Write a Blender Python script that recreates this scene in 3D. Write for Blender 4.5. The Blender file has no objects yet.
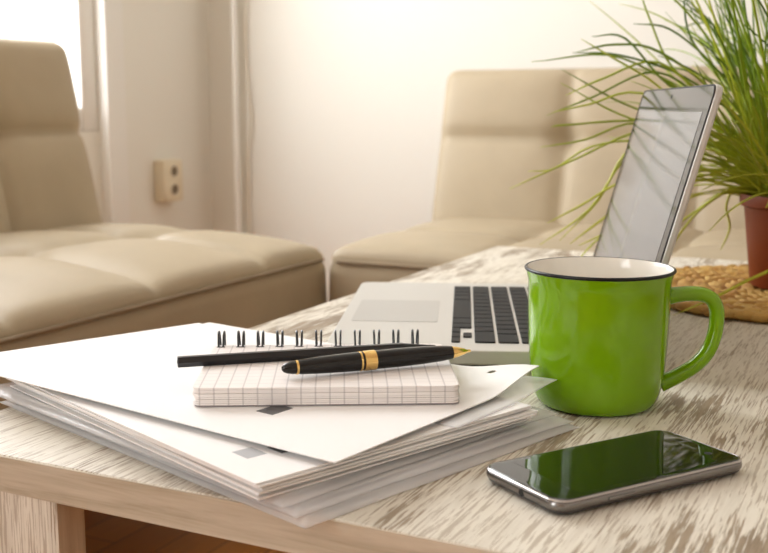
import bpy, bmesh, math, random
from mathutils import Vector, Matrix
R = math.radians
PI = math.pi
S = bpy.context.scene
COL = S.collection
TZ = 0.45            # table top height
rnd = random.Random(7)

# ------------------------------------------------------------------ helpers
def empty(name, loc=(0, 0, 0), rz=0.0):
    o = bpy.data.objects.new(name, None)
    COL.objects.link(o)
    o.location = loc
    o.rotation_euler = (0, 0, rz)
    o.empty_display_size = 0.05
    return o

def tag(o, label=None, cat=None, group=None, kind=None):
    if label: o['label'] = label
    if cat: o['category'] = cat
    if group: o['group'] = group
    if kind: o['kind'] = kind
    return o

def obj(name, bm, mats, parent=None, smooth=True, loc=None, rot=None, sharp=40):
    me = bpy.data.meshes.new(name)
    bmesh.ops.recalc_face_normals(bm, faces=bm.faces[:])
    bm.to_mesh(me)
    bm.free()
    if not isinstance(mats, (list, tuple)): mats = [mats]
    for m in mats: me.materials.append(m)
    if smooth:
        for p in me.polygons: p.use_smooth = True
        try: me.set_sharp_from_angle(angle=R(sharp))
        except Exception: pass
    o = bpy.data.objects.new(name, me)
    COL.objects.link(o)
    if parent is not None: o.parent = parent
    if loc is not None: o.location = loc
    if rot is not None: o.rotation_euler = rot
    return o

def struct(name, bm, mat, label=None, cat=None, **k):
    o = obj(name, bm, mat, **k)
    o['kind'] = 'structure'
    if label: o['label'] = label
    if cat: o['category'] = cat
    return o

def box(bm, x0, x1, y0, y1, z0, z1, bev=0.0, seg=2, mi=0):
    r = bmesh.ops.create_cube(bm, size=1.0)
    vs = r['verts']
    for v in vs:
        v.co = Vector((x0 + (v.co.x + .5) * (x1 - x0), y0 + (v.co.y + .5) * (y1 - y0), z0 + (v.co.z + .5) * (z1 - z0)))
    fs = list({f for v in vs for f in v.link_faces})
    if bev > 0:
        es = list({e for v in vs for e in v.link_edges})
        rr = bmesh.ops.bevel(bm, geom=es, offset=bev, segments=seg, profile=0.5, affect='EDGES')
        fs = rr['faces']
        vs = rr['verts']
        fs = list({f for v in vs for f in v.link_faces})
    for f in fs: f.material_index = mi
    return fs

def lathe(bm, prof, n=48, axis='z', mi=0, cap=False, M=None):
    """prof: list of (r, h); revolves about the axis"""
    rings = []
    for r, h in prof:
        ring = []
        if r < 1e-6:
            p = Vector((0, 0, h))
            if axis == 'x': p = Vector((h, 0, 0))
            if M: p = M @ p
            ring = [bm.verts.new(p)]
        else:
            for i in range(n):
                a = 2 * PI * i / n
                p = Vector((r * math.cos(a), r * math.sin(a), h))
                if axis == 'x': p = Vector((h, r * math.cos(a), r * math.sin(a)))
                if M: p = M @ p
                ring.append(bm.verts.new(p))
        rings.append(ring)
    for a, b in zip(rings, rings[1:]):
        for i in range(n):
            j = (i + 1) % n
            if len(a) == 1 and len(b) == 1: break
            if len(a) == 1: f = bm.faces.new((a[0], b[i], b[j]))
            elif len(b) == 1: f = bm.faces.new((a[i], a[j], b[0]))
            else: f = bm.faces.new((a[i], a[j], b[j], b[i]))
            f.material_index = mi
    if cap:
        for ring in (rings[0], rings[-1]):
            if len(ring) > 2: bm.faces.new(ring).material_index = mi
    return rings

def tube(bm, pts, rad, n=8, closed=False, mi=0, flat=1.0, up=Vector((0, 0, 1))):
    """tube along pts; rad number or list; flat squashes the second axis"""
    pts = [Vector(p) for p in pts]
    k = len(pts)
    if not isinstance(rad, (list, tuple)): rad = [rad] * k
    rings = []
    prev = None
    for i, p in enumerate(pts):
        if closed: t = pts[(i + 1) % k] - pts[i - 1]
        else: t = pts[min(i + 1, k - 1)] - pts[max(i - 1, 0)]
        t.normalize()
        if prev is None:
            a = up.cross(t)
            if a.length < 1e-3: a = Vector((1, 0, 0)).cross(t)
        else:
            a = prev - t * prev.dot(t)
        a.normalize(); prev = a
        b = t.cross(a)
        rings.append([bm.verts.new(p + a * (math.cos(2 * PI * j / n) * rad[i]) + b * (math.sin(2 * PI * j / n) * rad[i] * flat)) for j in range(n)])
    m = k if closed else k - 1
    for i in range(m):
        A, B = rings[i], rings[(i + 1) % k]
        for j in range(n):
            q = (j + 1) % n
            bm.faces.new((A[j], A[q], B[q], B[j])).material_index = mi
    if not closed:
        bm.faces.new(rings[0]).material_index = mi
        bm.faces.new(rings[-1]).material_index = mi

def bez(P, n):
    """Catmull-Rom through the points"""
    P = [Vector(p) for p in P]
    Q = [2 * P[0] - P[1]] + P + [2 * P[-1] - P[-2]]
    out = []
    segs = len(P) - 1
    for s in range(segs):
        a, b, c, d = Q[s:s + 4]
        m = max(2, n // segs)
        for i in range(m):
            t = i / m
            out.append(0.5 * ((2 * b) + (c - a) * t + (2 * a - 5 * b + 4 * c - d) * t * t + (3 * b - a - 3 * c + d) * t ** 3))
    out.append(P[-1])
    return out

def rrect(hx, hy, r, n=6):
    pts = []
    for cx, cy, a0 in ((hx - r, hy - r, 0), (-hx + r, hy - r, 90), (-hx + r, -hy + r, 180), (hx - r, -hy + r, 270)):
        for i in range(n + 1):
            a = R(a0 + 90 * i / n)
            pts.append((cx + r * math.cos(a), cy + r * math.sin(a)))
    return pts

def loft(bm, loops, cap=True, mi=0):
    rings = [[bm.verts.new(p) for p in L] for L in loops]
    n = len(rings[0])
    for A, B in zip(rings, rings[1:]):
        for i in range(n):
            j = (i + 1) % n
            bm.faces.new((A[i], A[j], B[j], B[i])).material_index = mi
    if cap:
        bm.faces.new(rings[0][::-1]).material_index = mi
        bm.faces.new(rings[-1]).material_index = mi
    return rings

_SPH = [[(math.cos(PI * (j / 5 - .5)) * math.cos(2 * PI * i / 8), math.cos(PI * (j / 5 - .5)) * math.sin(2 * PI * i / 8), math.sin(PI * (j / 5 - .5))) for i in range(8)] for j in range(1, 5)]
def ellipsoid(bm, Mx):
    rings = [[bm.verts.new(Mx @ Vector(p)) for p in r] for r in _SPH]
    a, b = bm.verts.new(Mx @ Vector((0, 0, -1))), bm.verts.new(Mx @ Vector((0, 0, 1)))
    for i in range(8):
        j = (i + 1) % 8
        bm.faces.new((a, rings[0][j], rings[0][i])); bm.faces.new((b, rings[-1][i], rings[-1][j]))
        for A, B in zip(rings, rings[1:]): bm.faces.new((A[i], A[j], B[j], B[i]))

def soft_block(bm, L, n, r, disp):
    """closed box 0..L with rounded edges (radius r) and a displacement disp(p, nrm) -> Vector"""
    nx, ny, nz = n
    V = {}
    def v(i, j, k):
        key = (i, j, k)
        if key not in V:
            p = Vector((L[0] * i / nx, L[1] * j / ny, L[2] * k / nz))
            c = Vector([min(max(p[q], r), L[q] - r) for q in range(3)])
            d = p - c
            nr = d.normalized() if d.length > 1e-9 else Vector((0, 0, 1))
            p2 = c + nr * r
            V[key] = bm.verts.new(p2 + disp(p2, nr))
        return V[key]
    for i in range(nx):
        for j in range(ny):
            for k in (0, nz): bm.faces.new((v(i, j, k), v(i + 1, j, k), v(i + 1, j + 1, k), v(i, j + 1, k)))
    for i in range(nx):
        for k in range(nz):
            for j in (0, ny): bm.faces.new((v(i, j, k), v(i + 1, j, k), v(i + 1, j, k + 1), v(i, j, k + 1)))
    for j in range(ny):
        for k in range(nz):
            for i in (0, nx): bm.faces.new((v(i, j, k), v(i, j + 1, k), v(i, j + 1, k + 1), v(i, j, k + 1)))

# ------------------------------------------------------------------ materials
def mat(name, col=(.8, .8, .8), rough=.5, metal=0.0, spec=.5, coat=0.0, **kw):
    m = bpy.data.materials.new(name)
    m.use_nodes = True
    b = m.node_tree.nodes['Principled BSDF']
    b.inputs['Base Color'].default_value = (*col, 1)
    b.inputs['Roughness'].default_value = rough
    b.inputs['Metallic'].default_value = metal
    b.inputs['Specular IOR Level'].default_value = spec
    b.inputs['Coat Weight'].default_value = coat
    for k, v in kw.items(): b.inputs[k.replace('_', ' ')].default_value = v
    return m

class N:
    """tiny node-graph helper"""
    def __init__(s, m):
        s.t = m.node_tree; s.b = s.t.nodes['Principled BSDF']
        s.co = s.t.nodes.new('ShaderNodeTexCoord').outputs['Object']
    def link(s, a, b): s.t.links.new(a, b)
    def put(s, sock, v):
        if hasattr(v, 'is_output'): s.link(v, sock)
        elif v is not None: sock.default_value = v
    def map(s, scale=(1, 1, 1), loc=(0, 0, 0), rot=(0, 0, 0), src=None):
        n = s.t.nodes.new('ShaderNodeMapping')
        s.link(src or s.co, n.inputs[0])
        n.inputs['Scale'].default_value = scale; n.inputs['Location'].default_value = loc; n.inputs['Rotation'].default_value = rot
        return n.outputs[0]
    def noise(s, vec, scale=5, detail=4, rough=.55, dist=0.0):
        n = s.t.nodes.new('ShaderNodeTexNoise')
        s.link(vec, n.inputs['Vector'])
        n.inputs['Scale'].default_value = scale; n.inputs['Detail'].default_value = detail
        n.inputs['Roughness'].default_value = rough; n.inputs['Distortion'].default_value = dist
        return n.outputs['Fac']
    def ramp(s, fac, stops):
        n = s.t.nodes.new('ShaderNodeValToRGB')
        s.link(fac, n.inputs[0])
        e = n.color_ramp.elements
        while len(e) < len(stops): e.new(.5)
        for q, (p, c) in zip(e, stops):
            q.position = p; q.color = (*c, 1) if isinstance(c, (tuple, list)) else (c, c, c, 1)
        return n.outputs[0]
    def math(s, op, a, b=None, c=None, clamp=False):
        n = s.t.nodes.new('ShaderNodeMath'); n.operation = op; n.use_clamp = clamp
        for i, v in enumerate((a, b, c)): s.put(n.inputs[i], v)
        return n.outputs[0]
    def mix(s, fac, a, b, mode='MIX'):
        n = s.t.nodes.new('ShaderNodeMix'); n.data_type = 'RGBA'; n.blend_type = mode
        s.put(n.inputs['Factor'], fac)
        for i, v in ((6, a), (7, b)):
            if isinstance(v, tuple): v = (*v, 1)
            s.put(n.inputs[i], v)
        return n.outputs[2]
    def sep(s, v):
        n = s.t.nodes.new('ShaderNodeSeparateXYZ'); s.link(v, n.inputs[0]); return n.outputs
    def bump(s, h, strength=.3, dist=.001):
        n = s.t.nodes.new('ShaderNodeBump')
        s.link(h, n.inputs['Height']); n.inputs['Strength'].default_value = strength; n.inputs['Distance'].default_value = dist
        s.link(n.outputs[0], s.b.inputs['Normal'])
    def color(s, c): s.link(c, s.b.inputs['Base Color'])
    def rough(s, c): s.link(c, s.b.inputs['Roughness'])

def m_plaster(name, col):
    m = mat(name, col, .85, spec=.2)
    g = N(m)
    f = g.noise(g.co, 60, 3)
    g.bump(f, .12, .002)
    return m

def m_whitewash(name, axis='y'):
    """distressed white-painted timber, grain along one axis"""
    m = mat(name, rough=.5, spec=.3)
    g = N(m)
    sc = (1, .045, 1) if axis == 'y' else (1, 1, .04)
    gv = g.map(sc)
    fine = g.noise(gv, 850, 3, .5)
    fine2 = g.noise(g.map(sc, (.31, .2, .11)), 330, 4, .6, .3)
    sp = (1, .22, 1) if axis == 'y' else (1, 1, .2)
    patch = g.noise(g.map(sp, (1.7, .4, .2)), 15, 3, .6, .4)
    p2 = g.noise(g.map(sp, (.3, 2.4, .9)), 42, 4, .65)
    # paint-loss mask: worn patches broken up by the grain
    a = g.math('MULTIPLY_ADD', patch, 1.1, -.25)
    a = g.math('MULTIPLY_ADD', p2, .40, a)
    a = g.math('MULTIPLY_ADD', fine, .55, a)
    a = g.math('MULTIPLY_ADD', fine2, .30, a)
    worn = g.math('MULTIPLY', g.math('SUBTRACT', a, .975), 14.0, clamp=True)
    worn = g.math('MULTIPLY', worn, .92)
    light = g.ramp(g.math('MULTIPLY_ADD', p2, .5, g.math('MULTIPLY', fine2, .5)), [(.44, 0.0), (.58, .40)])
    paint = g.ramp(g.noise(g.map(sp), 9, 3), [(.3, (.69, .645, .545)), (.7, (.79, .755, .67))])
    wood = g.ramp(fine2, [(.3, (.13, .085, .048)), (.7, (.30, .225, .145))])
    c = g.mix(light, paint, g.mix(.5, paint, wood))
    c = g.mix(worn, c, wood)
    streak = g.ramp(fine, [(.53, 0.0), (.58, .62)])
    c = g.mix(streak, c, (.36, .29, .21))
    g.color(c)
    h = g.math('MULTIPLY_ADD', worn, -.8, g.math('MULTIPLY', fine2, .5))
    return m

def m_tanwood(name, sc):
    m = mat(name, rough=.6, spec=.3)
    g = N(m)
    f = g.noise(g.map(sc), 120, 5, .65, .4)
    f2 = g.noise(g.map(sc, (.3, .1, .7)), 30, 3)
    c = g.ramp(f, [(.3, (.37, .305, .215)), (.5, (.51, .44, .335)), (.72, (.63, .56, .45))])
    c = g.mix(g.ramp(f2, [(.45, 0.0), (.7, .4)]), c, (.68, .57, .44))
    g.color(c); g.bump(f, .25, .0006)
    return m

def m_leather(name, col):
    m = mat(name, col, .52, spec=.3)
    g = N(m)
    f = g.noise(g.co, 260, 3, .6)
    f2 = g.noise(g.co, 7, 3)
    g.color(g.mix(g.ramp(f2, [(.3, 0.0), (.7, 1.0)]), tuple(c * .93 for c in col), tuple(min(1, c * 1.05) for c in col)))
    g.bump(f, .2, .0012)
    return m

M = {}
M['wall'] = m_plaster('wall_paint', (.79, .77, .71))
M['wall_far'] = m_plaster('wall_paint_taupe', (.56, .51, .43))
M['ceiling'] = m_plaster('ceiling_paint', (.82, .80, .76))
M['white_paint'] = mat('white_gloss_paint', (.80, .78, .74), .3)
def m_parquet():
    m = mat('parquet', rough=.5, spec=.3)
    g = N(m)
    br = g.t.nodes.new('ShaderNodeTexBrick')
    g.link(g.map((1, 1, 1), rot=(0, 0, PI / 2)), br.inputs['Vector'])
    br.inputs['Scale'].default_value = 1.0
    br.inputs['Brick Width'].default_value = .6; br.inputs['Row Height'].default_value = .075
    br.inputs['Mortar Size'].default_value = .0012
    br.inputs['Color1'].default_value = (.42, .15, .022, 1); br.inputs['Color2'].default_value = (.56, .23, .04, 1)
    br.inputs['Mortar'].default_value = (.10, .045, .02, 1)
    f = g.noise(g.map((1, .06, 1)), 90, 4)
    g.color(g.mix(g.math('MULTIPLY', f, .5), br.outputs[0], (.25, .10, .025)))
    return m
M['floor'] = m_parquet()
M['table'] = m_whitewash('whitewashed_wood', 'y')
M['leg'] = m_whitewash('whitewashed_leg', 'z')
M['edge'] = m_tanwood('tan_edge_wood_front', (.06, 1, 1))
M['edge_y'] = m_tanwood('tan_edge_wood_side', (1, .06, 1))
M['legside'] = m_tanwood('tan_leg_wood', (1, 1, .06))
M['leather'] = m_leather('beige_leather', (.42, .345, .235))
M['piping'] = m_leather('beige_piping', (.27, .205, .13))
M['foot'] = mat('dark_foot', (.05, .035, .025), .5)

# ------------------------------------------------------------------ the room
XW, YB = -1.745, 2.45              # left wall (windows), wall behind the sofa
XR, YR, ZC = 2.6, -3.8, 2.55
def wall_with_holes(name, y0, y1, holes, x0, x1, label):
    """wall in the plane x0..x1; holes = [(ya, yb, za, zb)] sorted in y"""
    bm = bmesh.new()
    y = y0
    for ya, yb, za, zb in holes:
        box(bm, x0, x1, y, ya, 0, ZC)
        box(bm, x0, x1, ya, yb, 0, za)
        box(bm, x0, x1, ya, yb, zb, ZC)
        y = yb
    box(bm, x0, x1, y, y1, 0, ZC)
    struct(name, bm, M['wall'], label, 'wall', smooth=False)
W1 = (.62, 2.00, .60, 2.15)
W2 = (-3.3, -1.3, .30, 2.25)
wall_with_holes('wall_left', YR, YB + .12, [W2, W1], XW - .22, XW, 'cream wall with the bright window at the left')
bm = bmesh.new(); box(bm, XW, XR, YB, YB + .12, 0, ZC); struct('wall_back', bm, M['wall'], 'off-white wall behind the sofas', 'wall', smooth=False)
bm = bmesh.new(); box(bm, XR, XR + .12, YR, YB + .12, 0, ZC); struct('wall_right', bm, M['wall'], 'cream wall at the right of the room', 'wall', smooth=False)
bm = bmesh.new(); box(bm, XW - .22, XR + .12, YR - .12, YR, 0, ZC); struct('wall_rear', bm, M['wall_far'], 'taupe wall at the rear of the room', 'wall', smooth=False)
bm = bmesh.new(); box(bm, XW - .22, XR + .12, YR - .12, YB + .12, -.1, 0); struct('floor', bm, M['floor'], 'orange-brown parquet floor', 'floor', smooth=False)
bm = bmesh.new(); box(bm, XW - .22, XR + .12, YR - .12, YB + .12, ZC, ZC + .1); struct('ceiling', bm, M['ceiling'], 'white ceiling', 'ceiling', smooth=False)
for nm, a in (('baseboard_left', (XW, XW + .014, YR, YB, 0, .08)), ('baseboard_back', (XW + .014, XR, YB - .014, YB, 0, .08))):
    bm = bmesh.new(); box(bm, *a, bev=.003); struct(nm, bm, M['white_paint'], 'white baseboard along the wall', 'baseboard')

def m_pane():
    m = bpy.data.materials.new('window_glass'); m.use_nodes = True
    t = m.node_tree; t.nodes.clear()
    o = t.nodes.new('ShaderNodeOutputMaterial'); mx = t.nodes.new('ShaderNodeMixShader')
    a = t.nodes.new('ShaderNodeBsdfTransparent'); b = t.nodes.new('ShaderNodeBsdfGlossy')
    b.inputs['Roughness'].default_value = .02
    mx.inputs[0].default_value = .06
    t.links.new(a.outputs[0], mx.inputs[1]); t.links.new(b.outputs[0], mx.inputs[2]); t.links.new(mx.outputs[0], o.inputs[0])
    return m
M['pane'] = m_pane()
def window(name, w, label, mull):
    ya, yb, za, zb = w
    r = empty(name, (XW - .032, (ya + yb) / 2, za)); tag(r, label, 'window', kind='structure')
    hy, h = (yb - ya) / 2, zb - za
    bm = bmesh.new()
    f = .055
    box(bm, -.03, .03, -hy, -hy + f, 0, h, .005); box(bm, -.03, .03, hy - f, hy, 0, h, .005)
    box(bm, -.03, .03, -hy + f, hy - f, 0, f, .005); box(bm, -.03, .03, -hy + f, hy - f, h - f, h, .005)
    for q in mull: box(bm, -.03, .03, q - .035, q + .035, f, h - f, .005)
    obj('window_frame', bm, M['white_paint'], r)
    bm = bmesh.new(); box(bm, -.004, .004, -hy + f, hy - f, f, h - f)
    obj('pane', bm, M['pane'], r, smooth=False)
    return r
window('window_1', W1, 'bright window behind the left sofa', [-.2])
window('window_2', W2, 'large window further along the left wall', [-.33, .33])
# stepped white casing around the near window
bm = bmesh.new()
ya, yb, za, zb = W1
def casing(bm, y0, sg, z0, z1):
    P = [(0, 0), (.028, 0), (.028, .024), (.018, .028), (.018, .060), (.010, .064), (.010, .086), (0, .090)]
    loft(bm, [[(XW + dx, y0 + sg * dy, z) for dx, dy in P] for z in (z0, z1)])
casing(bm, yb, 1, .08, zb); casing(bm, ya, -1, .08, zb)
box(bm, XW, XW + .028, ya - .10, yb + .10, zb + .0005, zb + .09, .004)
struct('trim_1', bm, M['white_paint'], 'stepped white casing beside the window', 'trim')

# socket on the left wall
sr = empty('wall_socket', (XW, 2.235, .468)); tag(sr, 'cream double power socket on the wall by the corner', 'socket')
M['socket'] = mat('cream_plastic', (.74, .66, .50), .35)
M['socket_dark'] = mat('socket_recess', (.20, .15, .09), .5)
bm = bmesh.new(); box(bm, 0, .036, -.039, .039, -.053, .055, .006, 3); obj('socket_plate', bm, M['socket'], sr)
for dz in (.025, -.022):
    bm = bmesh.new()
    lathe(bm, [(.0, .037), (.0135, .037), (.0150, .0385), (.0175, .0385), (.0185, .0355)], 28, 'x')
    for f in bm.faces:
        c = f.calc_center_median()
        if math.hypot(c.y, c.z) < .0138: f.material_index = 1
    o = obj('socket_outlet', bm, [M['socket'], M['socket_dark']], sr, loc=(0, 0, dz))
    for dy in (-.006, .006):
        bm = bmesh.new(); lathe(bm, [(0, .0375), (.0024, .0375), (.0024, .034)], 12, 'x')
        obj('pin_hole', bm, M['foot'], o, loc=(0, dy, 0))
# heating pipe and cable near the corner
bm = bmesh.new()
tube(bm, [(0, 0, 0), (0, 0, ZC)], .0075, 16)
for z in (.3, 1.6): box(bm, -.016, .016, -.012, .038, z - .012, z + .012, .004)
tag(obj('heating_pipe', bm, mat('white_pipe', (.90, .89, .86), .3), loc=(-1.640, YB - .03, 0)), 'thin white vertical pipe on the wall beside the corner', 'pipe')
cr = empty('hanging_cable', (-1.60, YB, 1.0)); tag(cr, 'thin cream cable hanging from a small plug box beside the pipe', 'cable')
M['cable'] = mat('cream_cable', (.72, .66, .55), .5)
bm = bmesh.new(); box(bm, -.013, .013, -.028, 0, .11, .165, .004); obj('plug_box', bm, M['socket'], cr)
bm = bmesh.new(); tube(bm, bez([(0, -.012, .112), (.005, -.012, .03), (-.012, -.010, -.06), (-.018, -.010, -.15), (-.014, -.01, -.27), (-.004, -.012, -.38), (-.016, -.012, -.5), (-.015, -.012, -.93)], 56), .0028, 8)
obj('cord', bm, M['cable'], cr)

# ------------------------------------------------------------------ sofas
def pillow(p, ex, ey, amp, tuft, w=.02):
    """height of a tufted surface: cells between sorted seam lists"""
    def frac(v, e):
        for a, b in zip(e, e[1:]):
            if v <= b or b == e[-1]:
                t = min(1, max(0, (v - a) / (b - a)))
                return 1 - abs(2 * t - 1) ** 3.2
        return 0
    h = amp * (frac(p[0], ex) ** .55) * (frac(p[1], ey) ** .55)
    for X in ex[1:-1]:
        h -= .0045 * math.exp(-((p[0] - X) / .006) ** 2)
        for Y in ey[1:-1]:
            h -= tuft * math.exp(-(((p[0] - X) ** 2 + (p[1] - Y) ** 2) / w ** 2))
    for Y in ey[1:-1]: h -= .0045 * math.exp(-((p[1] - Y) / .006) ** 2)
    return h

def sofa(name, loc, rz, length, depth, label, seams, dseams, bseams, tilt, back_h, bseam_h, b0, b1, crown, zb=.17):
    """local x runs along the seat, y towards the back; origin on the floor at the front left corner"""
    r = empty(name, loc, rz); tag(r, label, 'sofa')
    H = .420
    bm = bmesh.new()
    hz = H - zb
    full = depth + .12
    def d(p, n):
        q = Vector((0, 0, 0))
        if n.z > .25:
            e = min(1, (n.z - .25) / .5)
            c = crown * math.sin(PI * min(1, max(0, p.y / depth)) * .75) * math.sin(PI * min(1, max(.0, p.x / length) * .98 + .01)) ** .3
            q.z += e * (c + pillow((p.x, p.y), seams, dseams, .015, .020, .03))
        if abs(n.z) < .35:      # seam under the rolled top edge
            z = p.z - (hz - .018)
            q -= n * .005 * math.exp(-(z / .005) ** 2)
            q += n * .004 * math.sin(PI * p.z / hz)
        return q
    soft_block(bm, (length, full, hz), (int(length / .011), int(full / .011), 24), .020, d)
    obj('seat', bm, M['leather'], r, loc=(0, 0, zb), sharp=180)
    # back
    bm = bmesh.new()
    bl = b1 - b0
    def d2(p, n):
        q = Vector((0, 0, 0))
        if n.y < -.25:
            e = min(1, (-n.y - .25) / .5)
            q.y -= e * pillow((p.x, p.z), [0] + [s - b0 for s in bseams] + [bl], [0, bseam_h, back_h], .020, .022, .028)
        return q
    soft_block(bm, (bl, .13, back_h), (int(bl / .011), 12, int(back_h / .011)), .030, d2)
    obj('backrest', bm, M['leather'], r, loc=(b0, depth, H - .06), rot=(-R(tilt), 0, 0), sharp=180)
    # piping along the seat's front and side
    zq = H - .016
    bm = bmesh.new()
    tube(bm, [(.02, -.0005, zq), (length - .02, -.0005, zq)], .0030, 8)
    obj('piping', bm, M['piping'], r)
    for x in (.08, length - .08):
        for y in (.07, depth + .04):
            bm = bmesh.new(); lathe(bm, [(.022, 0), (.028, zb)], 20, cap=True)
            obj('sofa_leg', bm, M['foot'], r, loc=(x, y, 0))
    return r
# left sofa faces +x (its seat edge runs along y); local x -> +y, local y -> -x
LY0 = .10
sofa('corner_sofa', (-.875, LY0, 0), PI / 2, 1.560 - LY0, .47,
     'beige tufted leather sofa at the left, in front of the window',
     [0, .23, .49, .75, 1.01, 1.27, 1.445], [0, .25, .50], [.23, .49, .75, 1.0, 1.235], 12, .432, .257, 0, 1.465, .030)
# right sofa faces -y; local x -> +x
sofa('armless_sofa', (-.862, 1.528, 0), 0, 1.60, .50,
     'beige tufted leather sofa behind the laptop, before the white wall',
     [0, .27, .53, .79, 1.05, 1.31, 1.60], [0, .25, .50], [.238, .50, .77, 1.04, 1.31], 14, .392, .240, -.045, 1.58, .010)

# ------------------------------------------------------------------ coffee table
TX0, TX1, TY0, TY1 = -.551, .16, .4467, 1.498
tr = empty('coffee_table', ((TX0 + TX1) / 2, (TY0 + TY1) / 2, 0)); tag(tr, 'distressed white-washed wooden coffee table carrying the laptop and papers', 'table')
cx, cy = tr.location.x, tr.location.y
hx, hy = (TX1 - TX0) / 2, (TY1 - TY0) / 2
bm = bmesh.new(); box(bm, -hx + .0012, hx - .0012, -hy + .0012, hy - .0012, TZ - .0225, TZ, .0006, 1); obj('tabletop', bm, M['table'], tr, smooth=False)
for s_ in (-1, 1):
    bm = bmesh.new()
    box(bm, -hx, hx, s_ * hy - (.0012 if s_ > 0 else 0), s_ * hy + (0 if s_ > 0 else .0012), TZ - .0225, TZ - .0006)
    obj('edge_band', bm, M['edge'], tr, smooth=False)
    bm = bmesh.new()
    box(bm, s_ * hx - (.0012 if s_ > 0 else 0), s_ * hx + (0 if s_ > 0 else .0012), -hy + .0012, hy - .0012, TZ - .0225, TZ - .0006)
    obj('edge_band', bm, M['edge_y'], tr, smooth=False)
# corner legs: two boards meeting in an L
for sx in (-1, 1):
    for sy in (-1, 1):
        bm = bmesh.new()
        e, w_, t_ = .0012, .1165, .0235
        P = [(e, e), (w_, e), (w_, t_), (t_, t_), (t_, w_), (e, w_)]
        P = [(sx * (hx - x), sy * (hy - y)) for x, y in P]
        loft(bm, [[(x, y, 0) for x, y in P], [(x, y, TZ - .0225) for x, y in P]])
        bm.normal_update()
        for f in bm.faces:
            c = f.calc_center_median()
            if abs(f.normal.z) < .5 and (abs(f.normal.x) > .7) and abs(abs(c.x) - (hx - e)) > .01: f.material_index = 1
        obj('leg', bm, [M['leg'], M['legside']], tr, smooth=False)

# ------------------------------------------------------------------ papers
def m_paper():
    m = mat('white_paper', (.88, .875, .87), .6, spec=.25)
    g = N(m); g.bump(g.noise(g.co, 400, 2), .05, .0003)
    return m
M['paper'] = m_paper()
M['ink'] = mat('printed_grey', (.11, .11, .115), .6)
M['ink_light'] = mat('printed_light_grey', (.42, .43, .45), .6)
def m_film():
    m = bpy.data.materials.new('clear_film'); m.use_nodes = True
    t = m.node_tree; t.nodes.clear()
    o = t.nodes.new('ShaderNodeOutputMaterial')
    tr_ = t.nodes.new('ShaderNodeBsdfTransparent'); tr_.inputs[0].default_value = (1, 1, 1, 1)
    df = t.nodes.new('ShaderNodeBsdfDiffuse'); df.inputs[0].default_value = (.95, .955, .97, 1)
    tl = t.nodes.new('ShaderNodeBsdfTranslucent'); tl.inputs[0].default_value = (.95, .955, .97, 1)
    gl = t.nodes.new('ShaderNodeBsdfGlossy'); gl.inputs['Roughness'].default_value = .22
    fr = t.nodes.new('ShaderNodeLayerWeight'); fr.inputs[0].default_value = .12
    a = t.nodes.new('ShaderNodeMixShader'); a.inputs[0].default_value = .15
    b = t.nodes.new('ShaderNodeMixShader'); b.inputs[0].default_value = .40
    c = t.nodes.new('ShaderNodeMixShader')
    L = t.links.new
    L(df.outputs[0], a.inputs[1]); L(tl.outputs[0], a.inputs[2])
    L(tr_.outputs[0], b.inputs[1]); L(a.outputs[0], b.inputs[2])
    fm = t.nodes.new('ShaderNodeMath'); fm.operation = 'MULTIPLY'; fm.inputs[1].default_value = .35
    L(fr.outputs['Facing'], fm.inputs[0]); L(fm.outputs[0], c.inputs[0]); L(b.outputs[0], c.inputs[1]); L(gl.outputs[0], c.inputs[2]); L(c.outputs[0], o.inputs[0])
    return m
M['film'] = m_film()

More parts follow.
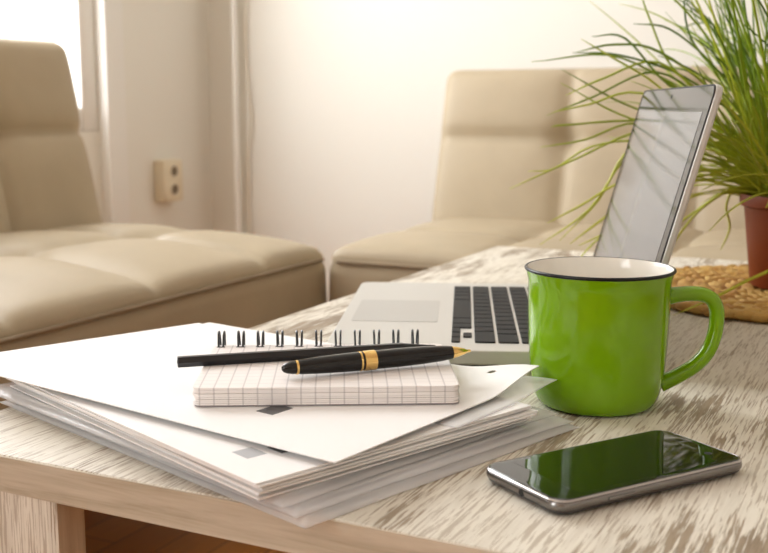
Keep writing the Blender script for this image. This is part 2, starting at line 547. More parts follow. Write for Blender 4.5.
def sstep(t): t = min(1, max(0, t)); return t * t * (3 - 2 * t)
def lift_fn(z0, lr, reach=.065, size=(.297, .21)):
    """height over the table of a lying sheet; s,t in 0..1 (s: left -> right, t: near -> far)"""
    def f(s, t):
        z = z0 + lr * sstep((reach - (1 - s) * size[0] - (1 - t) * size[1]) / reach)
        return z
    return f
def sheet_bm(Ls, Lt, zf, th=.00022, ns=30, nt=22, hole=None):
    bm = bmesh.new()
    xs = [Ls * i / ns for i in range(ns + 1)]; ys = [Lt * j / nt for j in range(nt + 1)]
    if hole:
        hxx, hyy, hr = hole
        for arr, h in ((xs, hxx), (ys, hyy)):
            arr[:] = [v for v in arr if abs(v - h) > .006 or v in (arr[0], arr[-1])] + [h - .0042, h + .0042]
            arr.sort()
    top = [[bm.verts.new((x, y, zf(x / Ls, y / Lt) + th)) for y in ys] for x in xs]
    bot = [[bm.verts.new((x, y, zf(x / Ls, y / Lt))) for y in ys] for x in xs]
    nx, ny = len(xs), len(ys)
    for i in range(nx - 1):
        for j in range(ny - 1):
            qt = (top[i][j], top[i + 1][j], top[i + 1][j + 1], top[i][j + 1])
            qb = (bot[i][j], bot[i][j + 1], bot[i + 1][j + 1], bot[i + 1][j])
            if hole and abs((xs[i] + xs[i + 1]) / 2 - hxx) < .001 and abs((ys[j] + ys[j + 1]) / 2 - hyy) < .001:
                rt, rb = [], []
                for k in range(16):
                    a = R(-135 + k * 22.5)
                    x, y = hxx + hr * math.cos(a), hyy + hr * math.sin(a)
                    z = zf(x / Ls, y / Lt)
                    rt.append(bm.verts.new((x, y, z + th))); rb.append(bm.verts.new((x, y, z)))
                qb2 = (bot[i][j], bot[i + 1][j], bot[i + 1][j + 1], bot[i][j + 1])
                for e in range(4):
                    arc = [rt[(e * 4 + k) % 16] for k in range(5)]
                    bm.faces.new([qt[e], qt[(e + 1) % 4]] + arc[::-1])
                    arcb = [rb[(e * 4 + k) % 16] for k in range(5)]
                    bm.faces.new([qb2[(e + 1) % 4], qb2[e]] + arcb)
                for k in range(16):
                    bm.faces.new((rt[k], rt[(k + 1) % 16], rb[(k + 1) % 16], rb[k]))
                continue
            bm.faces.new(qt); bm.faces.new(qb)
    for i in range(nx - 1):
        bm.faces.new((bot[i][0], bot[i + 1][0], top[i + 1][0], top[i][0]))
        bm.faces.new((bot[i + 1][-1], bot[i][-1], top[i][-1], top[i + 1][-1]))
    for j in range(ny - 1):
        bm.faces.new((bot[0][j + 1], bot[0][j], top[0][j], top[0][j + 1]))
        bm.faces.new((bot[-1][j], bot[-1][j + 1], top[-1][j + 1], top[-1][j]))
    return bm
A4 = (.297, .210)
def place(corner, ldir, Ls):
    """corner = near right corner (s=1,t=0); ldir = direction from it along the long edge to the left"""
    d = Vector(ldir).normalized()
    o = Vector(corner) + d * Ls
    return (o.x, o.y, TZ), math.atan2(-d.y, -d.x)
def sheet(name, corner, ldir, zf, size=A4, **k):
    loc, rz = place(corner, ldir, size[0])
    o = obj(name, sheet_bm(size[0], size[1], zf, **k), M['paper'], None, loc=loc, rot=(0, 0, rz))
    return o
def sleeve(corner, ldir, zlo, zhi, seed, label, size=(.325, .236), nst=(118, 86)):
    """clear punched pocket: lower and upper film joined along three edges"""
    loc, rz = place(corner, ldir, size[0])
    rr = random.Random(seed)
    ph = rr.uniform(0, 6)
    bm = bmesh.new()
    ns, nt = nst
    def edge(s, t):      # 0 at the border, 1 inside
        return sstep(min(s, 1 - s) * size[0] / .0055) * sstep(min(t, 1 - t) * size[1] / .0055)
    def wv(s, t): return   .0005 * math.sin(11 * t + 4 * s + 1.0) * sstep((s - .80) / .2) * sstep((s - .976) / .02)
    G = []
    for up in (0, 1):
        g = []
        for i in range(ns + 1):
            row = []
            for j in range(nt + 1):
                s, t = i / ns, j / nt
                zl = zlo(s, t); zh = zhi(s, t)
                z = zl if not up else zl + .0004 + (zh - zl) * edge(s, t)
                z += max(0, wv(s, t)) if size[0] > .2 else 0
                row.append(bm.verts.new((s * size[0], t * size[1], max(z, .0003))))
            g.append(row)
        for i in range(ns):
            for j in range(nt):
                bm.faces.new((g[i][j], g[i + 1][j], g[i + 1][j + 1], g[i][j + 1]))
        G.append(g)
    a, b = G
    for i in range(ns):
        for j in (0, nt): bm.faces.new((a[i][j], a[i + 1][j], b[i + 1][j], b[i][j]))
    for j in range(nt):
        bm.faces.new((a[ns][j], a[ns][j + 1], b[ns][j + 1], b[ns][j]))
    o = obj('plastic_sleeve', bm, M['film'], None, loc=loc, rot=(0, 0, rz), sharp=180)
    tag(o, label, 'plastic sleeve', 'clear sleeves under the papers')
    return o
DL = (-.950, .312)
def rot2(d, a):
    c, s = math.cos(R(a)), math.sin(R(a)); return (d[0] * c - d[1] * s, d[0] * s + d[1] * c)
def inside(corner, d, ds, dt):
    d = Vector(d).normalized(); n = Vector((-d.y, d.x)) * -1
    return (corner[0] + d.x * ds + n.x * dt, corner[1] + d.y * ds + n.y * dt)
# three sleeves with paper in them, lowest first
SL = [((-.2555, .4295), DL, .0004, .0030, 'lowest clear plastic sleeve of the stack, lying on the table'),
      ((-.2620, .4315), rot2(DL, -.5), .0041, .0067, 'middle clear plastic sleeve of the stack, between two other sleeves'),
      ((-.2690, .4310), rot2(DL, .6), .0082, .0108, 'uppermost clear plastic sleeve, directly under the loose paper bundle')]
def drop(x, y): return sstep((.085 - (.325 - x) - (.236 - y)) / .085)     # far right corner sinks towards the table
for i, (c, d, z0, z1, lab) in enumerate(SL):
    lo = (lambda z0=z0: (lambda s, t: z0 * (1 - .2 * drop(s * .325, t * .236))))()
    hi = (lambda z0=z0, z1=z1: (lambda s, t: z1 - z0 * .2 * drop(s * .325, t * .236)))()
    sleeve(c, d, lo, hi, i + 3, lab)
    for k in range(2):
        zz = z0 + .0007 + k * .0010
        zf = (lambda zz=zz, z0=z0: (lambda s, t: zz - z0 * .2 * drop(s * .297 + .0185, t * .21 + .0085)))()
        o = sheet('paper_sheet', inside(c, d, .0095, .0085), d, zf, th=.00075)
        tag(o, ('white paper sheet inside the lowest sleeve', 'white paper sheet inside the middle sleeve', 'white paper sheet inside the uppermost sleeve')[i], 'paper', 'sheets in the clear sleeves')
# loose bundle
CB = (-.2797, .4251); DB = (-.930, .367)
nb = 8
for k in range(nb):
    f = k / (nb - 1)
    z0 = .0118 + .00118 * k
    c = (CB[0] + rnd.uniform(-.004, .006) * (1 - .6 * f), CB[1] + rnd.uniform(.0, .010) * (1 - f))
    a = rnd.uniform(-.9, .7) if k < nb - 1 else 0
    zf = lift_fn(z0, 0)
    o = sheet('paper_sheet', c, rot2(DB, a), zf, th=.00085)
    if k == nb - 1:
        tag(o, 'white paper sheet with a small grey printed block, topmost of the loose bundle', 'paper', 'loose sheets in the bundle')
        top_bundle = o; zf_b = zf
    else:
        tag(o, 'plain white paper sheet within the loose bundle, between the sleeves and the printed sheet', 'paper', 'loose sheets in the bundle')
# empty sleeve between the bundle and the top sheets
fl = lift_fn(.0214, .0040, .065, (.15, .12))
dT_ = Vector((-.982, .189)); nT_ = Vector((.189, .982))
sleeve((-.2030 - .12 * nT_.x, .6716 - .12 * nT_.y), (-.982, .189), fl, lambda s, t: fl(s, t) + .0006, 9, 'small clear sleeve between the bundle and the top sheets, its corner pointing at the mug', size=(.15, .12), nst=(60, 50))
# two sheets on top
CT = (-.2560, .4610); DT = (-.982, .189); AT = (.317, .214)
zB = lift_fn(.0242, .0092, .065, (.317, .214))
oA = sheet('paper_sheet', (-.509, .510), (-.917, .400), lambda s, t: .0232, th=.0006, size=(.113, .19))
tag(oA, 'white paper sheet peeping out at the left end beneath the uppermost sheet', 'paper')
oB = sheet('paper_sheet', CT, DT, zB, th=.0006, size=AT, hole=(.317 - .030, .2025, .003))
tag(oB, 'uppermost white paper sheet with a punched hole, carrying the spiral notepad', 'paper')
def printed(parent, zf, Ls, Lt, x0, x1, y0, y1, m, name='printed_block', th=.00090):
    bm = bmesh.new()
    n = 6
    g = [[bm.verts.new((x0 + (x1 - x0) * i / n, y0 + (y1 - y0) * j / n, zf((x0 + (x1 - x0) * i / n) / Ls, (y0 + (y1 - y0) * j / n) / Lt) + th)) for j in range(n + 1)] for i in range(n + 1)]
    for i in range(n):
        for j in range(n): bm.faces.new((g[i][j], g[i + 1][j], g[i + 1][j + 1], g[i][j + 1]))
    return obj(name, bm, m, parent)
printed(oB, zB, *AT, .219, .233, .043, .062, M['ink'], th=.00066)
printed(top_bundle, zf_b, *A4, .254, .268, .038, .057, M['ink'])
printed(top_bundle, zf_b, *A4, .248, .263, .019, .032, M['ink_light'])

# ------------------------------------------------------------------ spiral notepad
ZN = TZ + .0250
def m_grid():
    m = mat('squared_paper', (.86, .82, .80), .6, spec=.2)
    g = N(m)
    x, y, z = g.sep(g.co)
    P, Wd = .0088, .0007
    def line(v, off=0.0):
        a = g.math('ADD', v, 10 * P + off)
        fr = g.math('FRACT', g.math('DIVIDE', a, P))
        d = g.math('ABSOLUTE', g.math('SUBTRACT', fr, .5))
        return g.math('MULTIPLY', g.math('SUBTRACT', .5 * Wd / P + .035, d), 1 / .035, clamp=True)
    lx = line(x); ly = line(y, .0035)
    # horizontal rules only on faces that look up
    geo = g.t.nodes.new('ShaderNodeNewGeometry')
    nz = g.sep(geo.outputs['Normal'])[2]
    up = g.math('GREATER_THAN', nz, .6)
    l = g.math('MAXIMUM', lx, g.math('MULTIPLY', ly, g.math('MULTIPLY', up, .45)))
    # darker rule where ruled lines bleed at the page edges
    g.color(g.mix(g.math('MULTIPLY', l, .42), (.86, .82, .80), (.36, .33, .34)))
    return m
M['grid'] = m_grid()
M['wire'] = mat('black_wire', (.012, .012, .013), .3)
M['cover'] = mat('grey_card', (.30, .27, .27), .7)
npd = empty('spiral_notepad', (-.3825, .5110, ZN), R(28.5)); tag(npd, 'squared spiral notepad with black wire rings on the paper stack', 'notepad')
NW, ND, NH = .1630, .118, .0120
bm = bmesh.new()
ns_ = 9
for k in range(ns_):
    z0 = .0012 + k * (NH - .0012) / ns_
    z1 = z0 + (NH - .0012) / ns_ - (.00022 if k < ns_ - 1 else 0)
    ox, oy = rnd.uniform(-.0004, .0012), rnd.uniform(-.0005, .0008)
    if k == ns_ - 1: ox = oy = 0
    L0 = rrect(NW / 2, ND / 2, .005, 4)
    loft(bm, [[(x + NW / 2 + ox, y + ND / 2 + oy, z0) for x, y in L0], [(x + NW / 2 + ox, y + ND / 2 + oy, z1) for x, y in L0]])
pages = obj('pages', bm, M['grid'], npd, sharp=30)
bm = bmesh.new(); L0 = rrect(NW / 2, ND / 2, .005, 4)
loft(bm, [[(x + NW / 2 + .0005, y + ND / 2 + .0008, 0.0) for x, y in L0], [(x + NW / 2 + .0005, y + ND / 2 + .0008, .0011) for x, y in L0]])
obj('back_cover', bm, M['cover'], npd, sharp=30)
for k in range(11):
    x = .0050 + k * .01385
    bm = bmesh.new()
    for dx in (-.0019, .0019):
        pts = []
        for i in range(28):
            a = 2 * PI * i / 28
            pts.append((x + dx * (.75 + .25 * math.sin(a)), ND + .0005 + .0066 * math.cos(a), NH * .62 + .0145 * math.sin(a) ))
        # stay above the sheet
        pts = [(p[0], p[1], max(p[2], .0009)) for p in pts]
        tube(bm, pts, .00080, 6, closed=True)
    # wire bridging the pair in its hole
    box(bm, x - .0030, x + .0030, ND - .0068, ND - .0052, NH - .0006, NH + .0004, .0002, 1)
    obj('ring', bm, M['wire'], npd)

# ------------------------------------------------------------------ pencil and pen (lie on the notepad)
ZP = ZN + NH
def axis_thing(name, a, b, z, dz=0.0):
    d = Vector((b[0] - a[0], b[1] - a[1]))
    r = empty(name, (a[0], a[1], z), math.atan2(d.y, d.x))
    r.rotation_euler = (0, -dz, math.atan2(d.y, d.x))
    return r
M['pencil'] = mat('black_pencil', (.010, .010, .011), .38)
M['pencil_end'] = mat('pencil_cut_end', (.05, .045, .04), .7)
pl = axis_thing('pencil', (-.4225, .5500), (-.2895, .6695), ZP + .0036); tag(pl, 'plain black pencil lying on the notepad beyond the pen', 'pencil')
LP = .178
bm = bmesh.new()
hexr = lambda s, x: [(x, s * .0039 * math.cos(R(60 * i)), s * .0039 * math.sin(R(60 * i))) for i in range(6)]
loft(bm, [hexr(.94, 0), hexr(1, .0004), hexr(1, LP - .024)], cap=True)
obj('pencil_barrel', bm, M['pencil'], pl, sharp=20)
bm = bmesh.new(); lathe(bm, [(.0001, LP), (.0007, LP - .001), (.0011, LP - .006)], 20, 'x', cap=True); obj('lead', bm, M['pencil_end'], pl)
bm = bmesh.new(); lathe(bm, [(.0011, LP - .006), (.0033, LP - .0235), (.0033, LP - .0242)], 24, 'x', cap=True); obj('sharpened_tip', bm, M['pencil'], pl)
bm = bmesh.new(); lathe(bm, [(0, -.0003), (.0011, -.0003), (.0011, .001)], 16, 'x'); obj('lead', bm, M['pencil_end'], pl)

M['lacquer'] = mat('black_lacquer', (.004, .0035, .003), .14, spec=.4, coat=.1)
M['gold'] = mat('polished_gold', (.83, .56, .20), .2, 1.0)
pn = axis_thing('ballpoint_pen', (-.3450, .5535), (-.2575, .6480), ZP + .0068, R(.4)); tag(pn, 'black lacquered ballpoint pen with gold bands lying on the notepad', 'pen')
LN = .131; pn.scale = (.975, 1, 1)
bm = bmesh.new()
lathe(bm, [(.0042, .0108), (.0047, .0125), (.0054, .024), (.0060, .042), (.0062, .053)], 40, 'x', cap=True); obj('pen_cap', bm, M['lacquer'], pn)
bm = bmesh.new(); lathe(bm, [(0, 0), (.0012, .0002), (.0024, .0013), (.0034, .0035), (.0041, .0070), (.0042, .0092)], 32, 'x', cap=True); obj('finial', bm, M['lacquer'], pn)
bm = bmesh.new(); lathe(bm, [(.0040, .0091), (.0046, .0094), (.0046, .0108), (.0042, .0111)], 32, 'x', cap=True); obj('gold_band', bm, M['gold'], pn)
for a, b in ((.0525, .0542), (.0554, .0640)):
    bm = bmesh.new(); lathe(bm, [(.0060, a), (.0065, a + .0003), (.0065, b - .0003), (.0060, b)], 40, 'x', cap=True); obj('gold_band', bm, M['gold'], pn)
bm = bmesh.new(); lathe(bm, [(.0060, .0541), (.0061, .0555)], 40, 'x', cap=True); lathe(bm, [(.0061, .0639), (.0062, .080), (.0059, .098), (.0052, .112), (.0044, .1195)], 40, 'x', cap=True); obj('pen_barrel', bm, M['lacquer'], pn)
bm = bmesh.new(); lathe(bm, [(.0041, .1194), (.0041, .1203), (.0034, .124), (.0019, .1295), (.0012, .1305), (.0009, .1335), (0, .1342)], 32, 'x'); obj('pen_tip', bm, M['gold'], pn)

# ------------------------------------------------------------------ mug
def m_enamel(name, col, rough=.16):
    m = mat(name, col, rough, spec=.45, coat=0)
    m.node_tree.nodes['Principled BSDF'].inputs['Coat Roughness'].default_value = .06
    g = N(m); g.bump(g.noise(g.co, 26, 2, .5), .10, .0025)
    return m
M['green'] = m_enamel('green_enamel', (.175, .355, .001), .12)
M['mug_white'] = mat('white_enamel', (.80, .77, .70), .18, coat=.3)
M['mug_rim'] = mat('black_enamel_rim', (.006, .006, .006), .35, spec=.3)
mg = empty('mug', (-.1888, .7175, TZ)); tag(mg, 'green enamel mug with a black rim and a white inside', 'mug')
mg.rotation_euler = (0, 0, R(26.3 - 4))
HM = .0965
bm = bmesh.new()
lathe(bm, [(0, .0012), (.030, .0012), (.0345, .0004), (.0375, .0007), (.0402, .0026), (.0425, .0065), (.0442, .0120), (.0456, .020), (.0468, .032), (.0476, .045), (.0482, .062), (.0484, .078), (.0485, .0855), (.0489, .0885), (.0496, .0915), (.0502, .0935), (.0504, .0945)], 96)
obj('mug_body', bm, M['green'], mg, sharp=180)
bm = bmesh.new()
pr = [(.0503, .0944), (.0512, .0950), (.0514, .0958), (.0510, .0966), (.0502, .0969), (.0495, .0966), (.0493, .0960)]
lathe(bm, pr, 96); obj('rim', bm, M['mug_rim'], mg, sharp=180)
bm = bmesh.new()
lathe(bm, [(.0494, .0966), (.0484, .0940), (.0478, .0890), (.0474, .080), (.0473, .068), (.0466, .045), (.0448, .022), (.0425, .012), (.0370, .0070), (.028, .0055), (0, .0052)], 96)
obj('interior', bm, M['mug_white'], mg, sharp=180)
bm = bmesh.new()
hp = bez([(.0470, 0, .0765), (.0530, 0, .0777), (.0610, 0, .0786), (.0700, 0, .0782), (.0768, 0, .0750), (.0804, 0, .0680), (.0810, 0, .0590), (.0796, 0, .0485), (.0755, 0, .0375), (.0680, 0, .0285), (.0590, 0, .0222), (.0510, 0, .0178), (.0440, 0, .0145)], 72)
tube(bm, hp, [(.0064 + .0012 * (abs(2 * i / (len(hp) - 1) - 1) ** 4)) for i in range(len(hp))], 20, flat=.78, up=Vector((0, 0, 1)))
obj('handle', bm, M['green'], mg, sharp=180)

# ------------------------------------------------------------------ phone
M['chrome'] = mat('dark_chrome', (.24, .23, .22), .25, 1.0)
M['chrome_bright'] = mat('bright_chrome', (.50, .48, .46), .22, 1.0)
M['phone_back'] = mat('phone_back', (.10, .09, .09), .35, .6)
M['glass_black'] = mat('black_glass', (.006, .007, .007), .035, spec=.6)
M['display_black'] = mat('display_black', (.003, .004, .004), .03, spec=.6)
M['hole'] = mat('black_hole', (.004, .004, .004), .6)
ph = empty('smartphone', (-.1378, .5720, TZ), R(56.5)); tag(ph, 'dark smartphone with a black glass screen lying on the table before the mug', 'phone')
PX, PY = .0690, .0345      # half length, half width
def rl(ins, z, r=.010): return [(x, y, z) for x, y in rrect(PX - ins, PY - ins, max(.003, r - ins), 8)]
bm = bmesh.new(); loft(bm, [rl(.0062, .0002), rl(.0032, .0007), rl(.0014, .0020), rl(.0006, .0036)]); obj('back_shell', bm, M['phone_back'], ph, sharp=60)
bm = bmesh.new(); loft(bm, [rl(.0008, .0032), rl(.0002, .0042), rl(.0000, .0056), rl(.0003, .0072), rl(.0007, .0078)]); obj('frame', bm, M['chrome'], ph, sharp=60)
bm = bmesh.new(); loft(bm, [rl(.0006, .0076), rl(.0003, .0081), rl(.0007, .0087), rl(.0015, .0089), rl(.0018, .0085)]); obj('bezel_ring', bm, M['chrome_bright'], ph, sharp=60)
bm = bmesh.new(); loft(bm, [rl(.0017, .0078), rl(.0017, .0088), rl(.0022, .0091), rl(.0034, .0092)]); obj('screen_glass', bm, M['glass_black'], ph, sharp=14)
bm = bmesh.new(); box(bm, -.0505, .0495, -.0286, .0286, .00918, .00926); obj('display', bm, M['display_black'], ph, smooth=False)
bm = bmesh.new(); lathe(bm, [(0, -PX - .00015), (.0019, -PX - .00015), (.0022, -PX + .0002), (.0022, -PX + .002)], 20, 'x'); obj('headphone_jack', bm, M['hole'], ph, loc=(0, -.0035, .0050))
bm = bmesh.new(); box(bm, -.036, -.018, -PY - .0007, -PY + .001, .0044, .0062, .0004); obj('side_key', bm, M['chrome'], ph)
bm = bmesh.new(); box(bm, .0545, .0562, -.0065, .0065, .00915, .0093, .00005, 1); obj('earpiece', bm, M['chrome'], ph)
bm = bmesh.new(); lathe(bm, [(0, .0093), (.0022, .0093), (.0024, .0091)], 18); obj('front_camera', bm, M['hole'], ph, loc=(.0555, -.016, 0))

# ------------------------------------------------------------------ laptop
M['alu'] = mat('silver_aluminium', (.56, .55, .52), .42, .5)
M['alu_dark'] = mat('laptop_underside', (.16, .15, .14), .5, .3)
M['trackpad'] = mat('trackpad_glass', (.43, .42, .395), .35, .2)
M['key'] = mat('black_key', (.012, .012, .012), .6, spec=.2)
M['lap_glass'] = mat('screen_glass', (.025, .025, .027), .08, spec=.32)
def m_lcd():
    m = mat('lcd_panel', (.19, .19, .195), .09, spec=.32)
    return m
M['lcd'] = m_lcd()
M['rubber'] = mat('black_rubber', (.02, .02, .02), .6)
VL = Vector((math.cos(R(22)), math.sin(R(22)))); UL = Vector((VL.y, -VL.x))
HN = Vector((-.1799, .8065))                 # hinge end nearest the mug
LD, LW = .245, .325
front = HN - UL * (LW / 2) - VL * LD
lp = empty('laptop', (front.x, front.y, TZ), math.atan2(UL.y, UL.x)); tag(lp, 'open silver laptop with black keys behind the mug', 'laptop')
ZB = .0178
bm = bmesh.new()
def bl(ins, z, r=.011): return [(x, y + LD / 2, z) for x, y in rrect(LW / 2 - ins, LD / 2 - ins, max(.003, r - ins), 6)]
loft(bm, [bl(.0010, .0062), bl(.0002, .0074), bl(0, .0100), bl(0, .0168), bl(.0004, .0175), bl(.0012, ZB)])
obj('base', bm, M['alu'], lp, sharp=14)
bm = bmesh.new(); loft(bm, [bl(.0110, .0016), bl(.0055, .0030), bl(.0016, .0062)]); obj('bottom_cover', bm, M['alu_dark'], lp, sharp=60)
for x in (-.135, .135):
    for y in (.025, .215):
        bm = bmesh.new(); lathe(bm, [(.006, 0), (.0065, .002), (.0065, .0045)], 18, cap=True); obj('rubber_foot', bm, M['rubber'], lp, loc=(x, y, 0))
bm = bmesh.new(); L0 = rrect(.0525, .0385, .003, 4)
loft(bm, [[(x, y + .0490, ZB - .0002) for x, y in L0], [(x, y + .0490, ZB + .00025) for x, y in L0]]); obj('trackpad', bm, M['trackpad'], lp, sharp=14)
# keyboard (user's right = local +x)
KP = .0190; KW = .272
def key(x0, x1, y0, y1):
    bm = bmesh.new()
    g = .0012
    hx_, hy_ = (x1 - x0) / 2 - g, (y1 - y0) / 2 - g
    a = [(x + (x0 + x1) / 2, y + (y0 + y1) / 2, ZB - .0002) for x, y in rrect(hx_, hy_, .0016, 3)]
    b = [(p[0], p[1], ZB + .0009) for p in a]
    c = [(x + (x0 + x1) / 2, y + (y0 + y1) / 2, ZB + .0012) for x, y in rrect(hx_ - .0004, hy_ - .0004, .0013, 3)]
    loft(bm, [a, b, c])
    obj('key', bm, M['key'], lp, sharp=14)
y = .0995
def row(widths, y0, h):
    tot = sum(widths); x = -KW / 2
    for w in widths:
        wd = w * KW / tot
        key(x, x + wd, y0, y0 + h); x += wd
# bottom row with inverted-T arrow keys at the right
bw = [1, 1, 1, 1.25, 5, 1.25, 1]
x = -KW / 2; u = KW / 14.5
for w in bw: key(x, x + w * u, y, y + .0190); x += w * u
key(x, x + u, y, y + .0095); key(x + u, x + 2 * u, y, y + .0095); key(x + u, x + 2 * u, y + .0095, y + .0190); key(x + 2 * u, x + 3 * u, y, y + .0095)
row([2.25] + [1] * 10 + [2.25], y + .0190, .0190)
row([1.75] + [1] * 11 + [1.75], y + .0380, .0190)
row([1.5] + [1] * 12 + [1], y + .0570, .0190)
row([1] * 13 + [1.5], y + .0760, .0190)
row([1] * 14, y + .0950, .0105)
# lid
TL = R(75)
lid = empty('lid', (0, LD - .004, ZB + .001)); lid.parent = lp
lid.rotation_euler = (PI / 2 - (PI / 2 - TL) * 1.0 - 0, 0, 0)
lid.rotation_euler = (TL, 0, 0)       # local y runs up the lid, local z faces the user after the tilt
def ll(ins, z, r=.010): return [(x, y + .211 / 2, z) for x, y in rrect(LW / 2 - ins, .211 / 2 - ins, max(.003, r - ins), 6)]
bm = bmesh.new(); loft(bm, [ll(.0030, -.0062), ll(.0008, -.0054), ll(0, -.0040), ll(0, -.0010), ll(.0006, -.0002), ll(.0014, .0)]); obj('lid_shell', bm, M['alu'], lid, sharp=14)
bm = bmesh.new(); loft(bm, [ll(.0013, -.0008), ll(.0013, .0004), ll(.0016, .0007)]); obj('screen_glass', bm, M['lap_glass'], lid, sharp=14)
bm = bmesh.new()
rg = loft(bm, [ll(.0013, .0004), ll(.0013, .0011), ll(.0005, .0011), ll(.0005, -.0001)], cap=False)
for i in range(len(rg[0])):
    j = (i + 1) % len(rg[0]); bm.faces.new((rg[-1][i], rg[-1][j], rg[0][j], rg[0][i]))
obj('gasket', bm, M['rubber'], lid, sharp=30)
bm = bmesh.new(); box(bm, -LW / 2 + .019, LW / 2 - .019, .022, .211 - .022, .00075, .00095); obj('display', bm, M['lcd'], lid, smooth=False)
bm = bmesh.new(); lathe(bm, [(0, .0010), (.0018, .0010), (.002, .0007)], 16); obj('webcam', bm, M['hole'], lid, loc=(0, .211 - .0085, 0))
bm = bmesh.new(); tube(bm, [(-LW / 2 + .03, LD - .004, ZB - .001), (LW / 2 - .03, LD - .004, ZB - .001)], .0045, 14); obj('hinge', bm, M['rubber'], lp)

# ------------------------------------------------------------------ woven mat
PC = Vector((-.108, 1.231))
MR = .172
def m_straw():
    m = mat('straw', rough=.6, spec=.3)
    g = N(m)
    geo = g.t.nodes.new('ShaderNodeNewGeometry')
    rp = geo.outputs['Random Per Island']
    f = g.noise(g.map((1, 1, 1)), 260, 4, .6)
    c = g.ramp(rp, [(0, (.40, .19, .035)), (.5, (.60, .35, .085)), (1, (.72, .49, .16))])
    g.color(g.mix(g.math('MULTIPLY', f, .5), c, (.34, .19, .07)))
    g.bump(f, .5, .001)
    return m
M['straw'] = m_straw()
bm = bmesh.new()
nring = 10
for k in range(nring):
    rr = .012 + (MR - .018) * k / (nring - 1)
    nl = max(8, int(2 * PI * rr / .0155))
    for i in range(nl):
        for side in (-1, 1):
            a = 2 * PI * (i + (.5 if side > 0 else 0)) / nl + rnd.uniform(-.01, .01)
            r0 = rr + side * .0038
            Mx = Matrix.Translation((r0 * math.cos(a), r0 * math.sin(a), .0062 + rnd.uniform(-.0008, .0008))) @ Matrix.Rotation(a + PI / 2 + side * R(32), 4, 'Z') @ Matrix.Diagonal((.0125, .0056, .0050, 1))
            ellipsoid(bm, Mx)
lathe(bm, [(0, .0008), (MR - .004, .0008), (MR - .003, .003), (0, .004)], 48)
mt = obj('woven_mat', bm, M['straw'], loc=(PC.x, PC.y, TZ)); tag(mt, 'round braided straw mat under the potted plant', 'mat')

# ------------------------------------------------------------------ potted grass
pr_ = empty('potted_plant', (PC.x, PC.y, TZ + .0124)); tag(pr_, 'grassy green plant in a reddish-brown plastic pot on the straw mat', 'plant')
M['pot'] = mat('terracotta_plastic', (.24, .048, .010), .5, spec=.3)
M['soil'] = mat('soil', (.03, .02, .012), .9)
PH = .100
bm = bmesh.new()
lathe(bm, [(0, 0), (.044, 0), (.046, .002), (.056, .086), (.0605, .088), (.0615, .098), (.0605, PH), (.0565, PH), (.055, .088), (.053, .080)], 56)
obj('pot', bm, M['pot'], pr_, sharp=40)
bm = bmesh.new(); lathe(bm, [(0, .088), (.03, .087), (.0545, .084)], 40); obj('soil', bm, M['soil'], pr_)
def m_grass():
    m = mat('grass_blades', rough=.4, spec=.4)
    g = N(m)
    geo = g.t.nodes.new('ShaderNodeNewGeometry')
    c = g.ramp(geo.outputs['Random Per Island'], [(0, (.055, .12, .004)), (.3, (.12, .22, .007)), (.65, (.25, .36, .012)), (1, (.42, .48, .03))])
    z = g.sep(g.co)[2]
    base = g.ramp(z, [(.09, .9), (.24, 0.0)])
    g.color(g.mix(base, c, (.50, .52, .04)))
    g.b.inputs['Subsurface Weight'].default_value = 0
    g.b.inputs['Transmission Weight'].default_value = 0
    return m
M['grass'] = m_grass()
bm = bmesh.new()
CR = Vector((math.cos(R(26.3)), math.sin(R(26.3)), 0)); CF = Vector((-math.sin(R(26.3)), math.cos(R(26.3)), 0))
def blade(P, w=.0017, n=18):
    pts = bez(P, n)
    k = len(pts)
    rad = [w * (1 - .35 * (i / (k - 1))) if i < k * .72 else w * .75 * max(.10, 1 - ((i - k * .72) / (k * .28)) ** 1.5) for i in range(k)]
    tube(bm, pts, rad, 5, flat=.6)
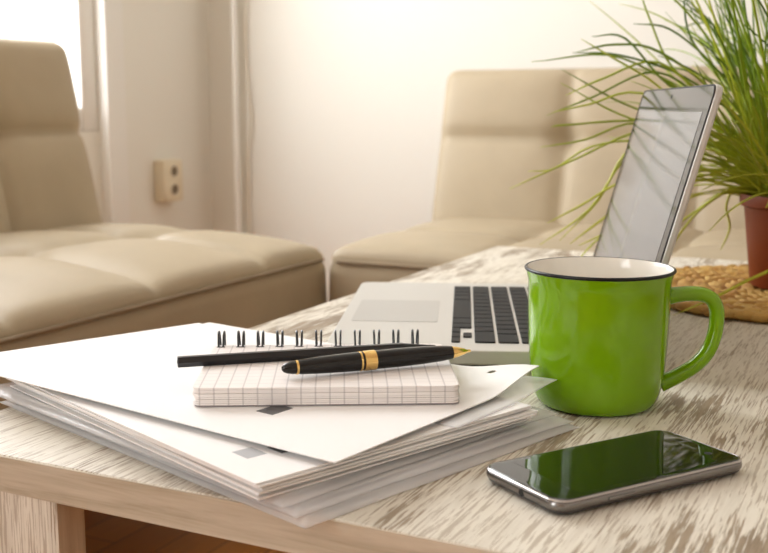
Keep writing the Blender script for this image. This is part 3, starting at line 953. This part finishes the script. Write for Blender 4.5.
# blades the photo shows one by one: sideways / up / depth offsets in cm from the pot's rim
W_ = lambda a: [tuple(q) for q in a]
hand = [
 # (sideways s, up h) cm waypoints; d depth cm
 [(-3, 0), (-9, 8.5), (-19, 15.0), (-28.8, 14.6)], [(-3, 0), (-8, 8), (-17, 9.5), (-25.5, 13.8)], [(-3, 0), (-9, 7), (-18, 8.5), (-25.7, 12.3)],
 [(-2.5, 0), (-8, 6), (-16, 8.2), (-25.0, 7.8), (-26.7, 7.6)], [(-2.5, 0), (-8, 7), (-17, 11.2), (-22.7, 10.0), (-26.5, 9.2)],
 [(-2.5, 0), (-8, 5), (-17, 8.0), (-23, 6.2), (-27.8, 5.4)], [(-2.5, 0), (-8, 5), (-16, 7.2), (-24, 4.0), (-31, .8)],
 [(-2.5, 0), (-8, 4), (-16, 6.0), (-22, 5.4), (-26, 3.0), (-28.9, 2.7)],
 [(-2.5, 0), (-9, 4.5), (-17, 5.0), (-22, -1.5), (-27.4, -5.5)], [(-2.5, 0), (-9, 4.0), (-18, 1.8), (-23, -1.0), (-26.7, -3.0)],
 [(-2.5, 0), (-8, 3.5), (-17, 5.5), (-21, -.5), (-25.2, -5.0)], [(-2.5, 0), (-9, 3), (-17, 0), (-21, -2.8), (-24.2, -5.3)],
 [(-2.5, 0), (-9, 2.5), (-16, -.5), (-20, -3.7), (-23.3, -5.4)], [(-2.5, 0), (-8, 2), (-15, 0), (-20, -4), (-22.2, -6.0), (-24.0, -8.6)],
 [(-3, 0), (-9, 9), (-15, 14.5), (-21, 12.8), (-25, 11.0)], [(-3, 0), (-9, 9), (-15, 13.5), (-22, 10.8), (-27, 8.8)],
 [(-2, 0), (-6, 8), (-12, 13), (-19, 15.3), (-24.3, 15.6)], [(-2, 0), (-8, 10), (-15, 15.6), (-20, 16.4), (-24, 15.6)],
 [(-2, 0), (-7, 9), (-14, 12), (-19, 17), (-22.6, 17.2)], [(-2, 0), (-9, 6), (-15, 12), (-20, 15), (-23.5, 17)],
 [(-2, 0), (-8, 9), (-13.4, 14), (-16, 19), (-17.6, 23)], [(-2, 0), (-5, 9), (-9, 16), (-14, 21.5), (-19, 25)],
 [(-1, 0), (-5, 10), (-10, 15), (-12.2, 19), (-12.6, 26)], [(-2, 0), (-5, 8), (-9, 14), (-14, 18), (-18, 18.6)],
 [(-3.5, 0), (-7, 0.5), (-11, -2.2), (-15, -5.0)], [(-3.5, -.1), (-6, 1), (-10, -1.5), (-13, -5.5), (-14.5, -7.5)],
 [(-3, 0), (-6, 1), (-7, -1), (-6.5, -3.5), (-7.4, -6.0)],
]
ROOTZ = PH - .013
def wp(s, h, d): return CR * (s / 100) + CF * (d / 100) + Vector((0, 0, PH - .004 + h / 100))
for P in hand:
    d1 = 2.2 + rnd.uniform(-.5, 1.4)
    n = len(P)
    pts = []
    for i, (s, h) in enumerate(P):
        pts.append(wp(s, h, d1 * min(1, i / 1.5)))
    root = Vector((pts[0].x * .8, pts[0].y * .8, ROOTZ))
    pts[0] = root
    blade(pts, rnd.uniform(.0024, .0031), 20)
# two long blades that droop over the mat to the table
blade([wp(2.2, -1.6, -3.2), wp(3.5, 2, -6), wp(1.5, -1, -8), wp(-3, -5.5, -7.2), wp(-7.8, -7.8, -7.7), wp(-11.4, -8.9, -10.1), wp(-14.1, -9.6, -11.8), wp(-16.6, -10.4, -12.8)], .0021, 35)
blade([wp(1.0, -1.6, -3.2), wp(.2, 2, -5.6), wp(-.8, 0, -7.0), wp(-1.8, -5, -7.8), wp(-4.0, -8.9, -9.0)], .0017, 24)
# the tuft
NT = 270
for i in range(NT + 130):
    low = i >= NT          # blades lying out towards the left and over the pot's edge
    a = rnd.uniform(0, 2 * PI)
    r0 = .042 * math.sqrt(rnd.random())
    root = Vector((r0 * math.cos(a), r0 * math.sin(a), ROOTZ))
    a2 = a + rnd.uniform(-1.6, 1.6)
    lean = abs(rnd.gauss(0, 1)) * .24 + r0 * 5
    if low:
        a2 = math.atan2(-CR.y, -CR.x) + rnd.gauss(0, .75); lean = rnd.uniform(.55, 1.25)
    Lb = rnd.uniform(.16, .40) if not low else rnd.uniform(.10, .24)
    v = Vector((math.cos(a2) * math.sin(lean), math.sin(a2) * math.sin(lean), math.cos(lean)))
    p = root.copy(); pts = [p.copy()]
    n = 9
    bend = rnd.choice((.01, .04, .08, .14)) * rnd.uniform(.7, 1.3)
    side = Vector((-math.sin(a2), math.cos(a2), 0)) * rnd.gauss(0, .055)
    for k in range(n):
        p = p + v * (Lb / n)
        pts.append(p.copy())
        h = Vector((math.cos(a2), math.sin(a2), 0))
        v = (v + h * bend * .9 * (1 - .3 * k / n) + Vector((0, 0, -bend * (.3 + 1.2 * k / n))) + side).normalized()
    # keep clear of the laptop lid: drop blades that would pass through it
    bad = False
    for q in pts:
        w = Vector((PC.x + q.x, PC.y + q.y)) - HN
        u_ = -w.dot(UL); v_ = w.dot(VL)
        hz = q.z + .0115 - ZB
        if u_ > -.012 and u_ < LW + .014 and v_ < hz / math.tan(TL) + .016 and hz < .225: bad = True
        if q.z < .02: bad = True
        if q.dot(CR) < -.19: bad = True
    if bad: continue
    blade(pts, rnd.uniform(.0014, .0022), 16)
obj('foliage', bm, M['grass'], pr_, sharp=180)

# ------------------------------------------------------------------ light
w = bpy.data.worlds.new('sky'); S.world = w; w.use_nodes = True
wb = w.node_tree.nodes['Background']
wb.inputs[0].default_value = (.90, .95, 1.0, 1); wb.inputs[1].default_value = 1.0
w.cycles.sampling_method = 'NONE'
def window_light(name, win, power, col):
    ya, yb, za, zb = win
    l = bpy.data.lights.new(name, 'AREA'); l.shape = 'RECTANGLE'
    l.size = zb - za; l.size_y = yb - ya
    l.energy = power; l.color = col
    o = bpy.data.objects.new(name, l); COL.objects.link(o)
    o.location = (XW - .12, (ya + yb) / 2, (za + zb) / 2)
    o.rotation_euler = (0, -PI / 2, 0)
    return o
window_light('daylight_near_window', W1, 30, (.985, .99, 1.0))
window_light('daylight_far_window', W2, 46, (.985, .99, 1.0))

# ------------------------------------------------------------------ camera
cam = bpy.data.cameras.new('camera'); co = bpy.data.objects.new('camera', cam); COL.objects.link(co)
co.location = (0, 0, TZ + .205)
co.rotation_euler = (R(90 - 9.0), 0, R(26.3))
cam.sensor_width = 36.0; cam.sensor_fit = 'HORIZONTAL'; cam.lens = 1066.0 * 36 / 768
cam.clip_start = .02
cam.dof.use_dof = True; cam.dof.focus_distance = .70; cam.dof.aperture_fstop = 11.0
cam.dof.aperture_blades = 7
S.camera = co
S.view_settings.view_transform = 'Standard'
S.view_settings.look = 'None'
S.view_settings.exposure = 1.10
S.view_settings.gamma = 1.0
S.view_settings.use_curve_mapping = False
S.cycles.use_denoising = True
S.cycles.max_bounces = 10
S.cycles.diffuse_bounces = 6
S.cycles.transparent_max_bounces = 24
S.cycles.caustics_reflective = False
S.cycles.caustics_refractive = False
